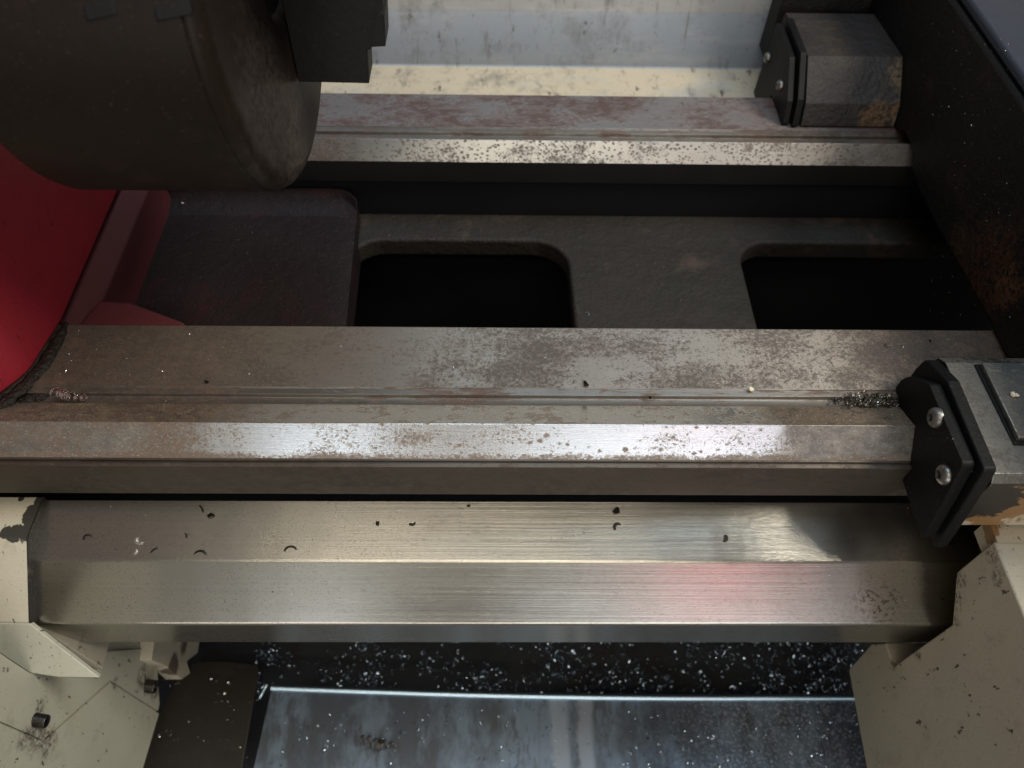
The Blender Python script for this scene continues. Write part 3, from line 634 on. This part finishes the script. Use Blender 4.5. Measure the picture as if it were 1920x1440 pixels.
place('crumb', crumb(.0013), on(1218, 747, 2, -.0008), Z, 1, M_DARKCHIP, 'dark crumb lying in the groove of the front way', 'crumb')
place('flake', crumb(.0017), on(1897, 741, 2, .0326), Z, 1, M_WHITE, 'left of two white flakes on the steel top of the saddle', 'flake')
place('flake', crumb(.0015), on(1906, 743, 2, .0326), Z, 2, M_WHITE, 'right of two white flakes on the steel top of the saddle', 'flake')
place('flake', crumb(.0012), on(343, 381, 2, -.0405), Z, 1, M_WHITE, 'white speck on the casting below the chuck, near the red flange', 'flake')
place('metal_chip', curl(.0013, 2.5, .0008, .0004), on(470, 437, 2, -.0448), Z, 2.5, M_CHIP, 'small pale chip on the middle of the casting below the chuck', 'metal chip')
place('metal_chip', curl(.0016, 3.0, .0009, .0004), on(1100, 590, 2, -.0598), Z, 2.5, M_CHIP, 'pale chip on the web between the two windows of the bed', 'metal chip')

def coil(name, a, b, r, turns, wd, th, mat, label, jag=.15):
    """a helical turning lying from a to b"""
    a, b = Vector(a), Vector(b); ax = (b-a).normalized(); s1 = ax.cross(Vector((0, 0, 1))).normalized(); s2 = s1.cross(ax); n = int(turns*14); rnd = random.Random(len(label)); ph = [rnd.uniform(0, 6) for _ in range(6)]
    V = []; Fc = []
    for k in range(n+1):
        t = k/n; q = 2*math.pi*turns*t + .9*math.sin(7*t+ph[0])*jag*3; rr = r*(1-.35*t+jag*(math.sin(5*t+ph[1])+.5*math.sin(23*t+ph[2]))); c = a.lerp(b, min(1, max(0, t+.07*math.sin(9*t+ph[3])))) + s1*r*jag*2*math.sin(4*t+ph[4])
        d = s1*math.cos(q) + s2*math.sin(q)
        for dr, dx in ((-1, -1), (1, -1), (1, 1), (-1, 1)): V.append(c + d*(rr + dr*th/2) + ax*dx*wd/2)
    for k in range(n):
        for j in range(4): Fc.append((k*4+j, k*4+(j+1) % 4, k*4+4+(j+1) % 4, k*4+4+j))
    Fc += [(3, 2, 1, 0), tuple(range(4*n, 4*n+4))]
    return tag(solid(name, V, Fc, mat, None, 0, None, True, False, 45), label, 'metal turning')
coil('coiled_turning', on(98, 737, 2, .0012), on(160, 744, 2, .0006), .0030, 7, .0010, .0003, M_CHIP, 'shiny coiled turning in the groove beside the red headstock', .14)
coil('coiled_turning', on(678, 1388, 2, -.329), on(742, 1396, 2, -.330), .0044, 7.3, .0012, .0004, M_CHIP3, 'dark springlike coiled turning on the grey tray sheet', .2)

def swarf(name, count, where, size, mat, kindlabel=None, flat=.3):
    V = []; Fc = []
    for _ in range(count):
        p, nz = where()
        r = size[0]*(size[1]/size[0])**random.random()
        v, f = curl(r, random.uniform(.9, 4.2), r*random.uniform(.5, 1), r*.16, r*random.uniform(0, 1), 6)
        M = (Vector(nz) + Vector((random.gauss(0, flat), random.gauss(0, flat), random.gauss(0, flat)))).to_track_quat('Z', 'Y').to_matrix() @ Matrix.Rotation(random.uniform(0, 6.28), 3, 'Z')
        b = len(V); w_ = [M @ q for q in v]; lo = min(Vector(nz).dot(q) for q in w_)
        V += [p + q - Vector(nz)*lo for q in w_]; Fc += [tuple(b+i for i in q) for q in f]
    me = bpy.data.meshes.new(name); me.from_pydata([tuple(v) for v in V], [], Fc); finish(me, True, 45)
    o = link(name, me, mat, None, 0, centre(me), 'stuff', False)
    return o
def clump(px0, px1, py0, py1, z, dens=1.):
    def f():
        while True:
            x = random.uniform(px0, px1); y = random.uniform(py0, py1)
            if mnoise.noise(Vector((x*.012, y*.02, 3)))*1.3 + .3 + .5*(x-px0)/(px1-px0) > random.random(): return on(x, y, 2, z), (0, 0, 1)
    return f
tag(swarf('tray_swarf', 2700, clump(480, 1700, 1190, 1320, -.4), (.0007, .0025), M_CHIPB, None, 1.2), 'small shiny chips scattered over the dark tray floor', 'swarf')
tag(swarf('sheet_swarf', 420, clump(500, 1640, 1325, 1450, ZS), (.0006, .0017), M_CHIPB, None, 1.), 'small shiny chips strewn on the grey tray sheet', 'swarf')
tag(swarf('panel_swarf', 60, clump(300, 470, 1250, 1445, ZP), (.0005, .0014), M_CHIP, None, 1.), 'few small chips on the dark brown tray panel', 'swarf')
def pile():
    x = random.betavariate(2.5, 1.6); px = 1545 + 160*x; h = .004*math.sin(math.pi*min(1, x*1.05))*random.random()
    return on(px, random.uniform(741, 764), 2, -.0035 + h), (0, 0, 1)
tag(swarf('swarf_pile', 70, pile, (.0006, .0014), M_CHIP, None, 1.), 'bright slivers mixed into the heap of chips by the black wiper plate', 'swarf')
tag(swarf('swarf_pile', 420, pile, (.0006, .0018), M_CHIP2, None, 1.), 'small heap of dark and bright chips pushed up against the black wiper plate', 'swarf')

# sludge along the foot of the headstock, loose dust of metal everywhere
def ridge(name, path, wd, ht, mat, label, cat, jit=.35):
    V = []; Fc = []; n = 40; sec = 7
    P = [Vector(p) for p in path]; L = [0]
    for a, b in zip(P, P[1:]): L.append(L[-1] + (b-a).length)
    for k in range(n+1):
        d = L[-1]*k/n; i = max(j for j in range(len(P)-1) if L[j] <= d+1e-9); t = (d-L[i])/(L[i+1]-L[i]); c = P[i].lerp(P[i+1], t)
        tg = (P[i+1]-P[i]).normalized(); sd = Vector((tg.y, -tg.x, 0)); e = min(1, 4*k/n+.3, 4*(1-k/n)+.3)
        w1 = wd*(1+jit*mnoise.noise(c*260))*e; h1 = ht*(1+1.2*jit*mnoise.noise(c*410+Vector((5, 1, 2))))*e
        for j in range(sec):
            q = math.pi*j/(sec-1); V.append(c + sd*w1*math.cos(q)*(1+.3*mnoise.noise(c*900+Vector((j, 0, 0)))) + Vector((0, 0, h1*math.sin(q) - .0002)))
    for k in range(n):
        for j in range(sec-1): Fc.append((k*sec+j, k*sec+j+1, k*sec+sec+j+1, k*sec+sec+j))
        Fc.append((k*sec+sec-1, k*sec, k*sec+sec, k*sec+2*sec-1))
    Fc += [tuple(range(sec))[::-1], tuple(range(n*sec, n*sec+sec))]
    return tag(solid(name, V, Fc, mat, None, 0, None, True, False, 70), label, cat)
ridge('sludge', [on(*p, 2, .0002) for p in ((124, 604), (108, 640), (82, 685), (48, 722), (12, 752), (-40, 790))], .0040, .0026, M_SLUDGE, 'brown oily sludge along the foot of the red headstock', 'sludge')
ridge('sludge', [on(*p, 2, -.0035) for p in ((96, 738), (60, 746), (25, 757), (-20, 775))], .0042, .0024, M_SLUDGE, 'dark clot of sludge and chips in the groove by the headstock', 'sludge', .6)
def dust(name, n, where, size, mat, label):
    V = []; Fc = []
    for _ in range(n):
        p, nz = where(); r = size[0]*(size[1]/size[0])**(random.random()**2)
        t = Vector((random.gauss(0, 1), random.gauss(0, 1), random.gauss(0, 1))).cross(Vector(nz)).normalized(); u = Vector(nz).cross(t)
        b = len(V); k = random.uniform(.4, 1)
        V += [p - t*r, p + u*r*k, p + t*r, p + Vector(nz)*r*random.uniform(.5, 1.1)]
        Fc += [(b, b+1, b+2), (b, b+3, b+1), (b+1, b+3, b+2), (b+2, b+3, b)]
    me = bpy.data.meshes.new(name); me.from_pydata([tuple(v) for v in V], [], Fc); finish(me, False)
    tag(link(name, me, mat, None, 0, centre(me), 'stuff', False), label, 'metal dust')
U = random.uniform
def on_flat(): return on(U(90, 1900), U(612, 728), 2, 0), Z
def on_web():
    while True:
        x, y = U(680, 1840), U(405, 612); p = on(x, y, 2, -.06)
        if p.y > .446 or .056 < p.x < .183: return p, Z
def on_pad(): return on(U(300, 640), U(405, 605), 2, -.0449), Z
def on_cover():
    if random.random() < .5: return top(U(90, 1740), U(950, 1045)), N_TOP
    return onp(U(70, 1740), U(1062, 1168), P_SL, N_SL), N_SL
def on_saddle(): return on(U(1740, 1900), U(30, 600), 0, .3018), (-1, 0, 0)
def on_groove(): return on(U(60, 1700), U(745, 766), 2, -.0039), Z
def on_rear(): return on(U(620, 1720), U(182, 238), 2, 0), Z
def on_box(): return onp(U(1510, 1720), U(110, 178), (.25, .538, .041), (0, -23, 25.5)), (0, -.6, .7)
def on_black(): return on(U(1735, 1840), U(730, 980), 0, .2294), (-1, 0, 0)
dust('metal_dust', 260, on_flat, (.00022, .0006), M_CHIP, 'bright metal dust on the flat of the front way')
dust('metal_dust', 330, on_web, (.0003, .0009), M_CHIP2, 'metal dust and grit on the web between the windows')
dust('metal_dust', 130, on_pad, (.00025, .0008), M_DARKCHIP, 'dark grit on the casting under the chuck')
dust('metal_dust', 330, on_cover, (.0002, .0005), M_CHIP, 'fine bright metal dust over the stainless cover')
dust('metal_dust', 260, on_cover, (.0002, .0006), M_DARKCHIP, 'fine dark grit over the stainless cover')
dust('metal_dust', 240, on_saddle, (.00025, .0008), M_CHIP2, 'metal dust clinging to the black side of the carriage bridge')
dust('metal_dust', 150, on_groove, (.0002, .0006), M_CHIP, 'metal dust in the groove of the front way')
dust('metal_dust', 140, on_rear, (.0003, .0008), M_CHIP2, 'metal dust on the rusty rear way')
dust('metal_dust', 40, on_box, (.0002, .0005), M_CHIP, 'specks of metal on the grey block of the rear wing')
dust('metal_dust', 60, on_black, (.00018, .0004), M_CHIP2, 'specks of metal on the black wiper plate')
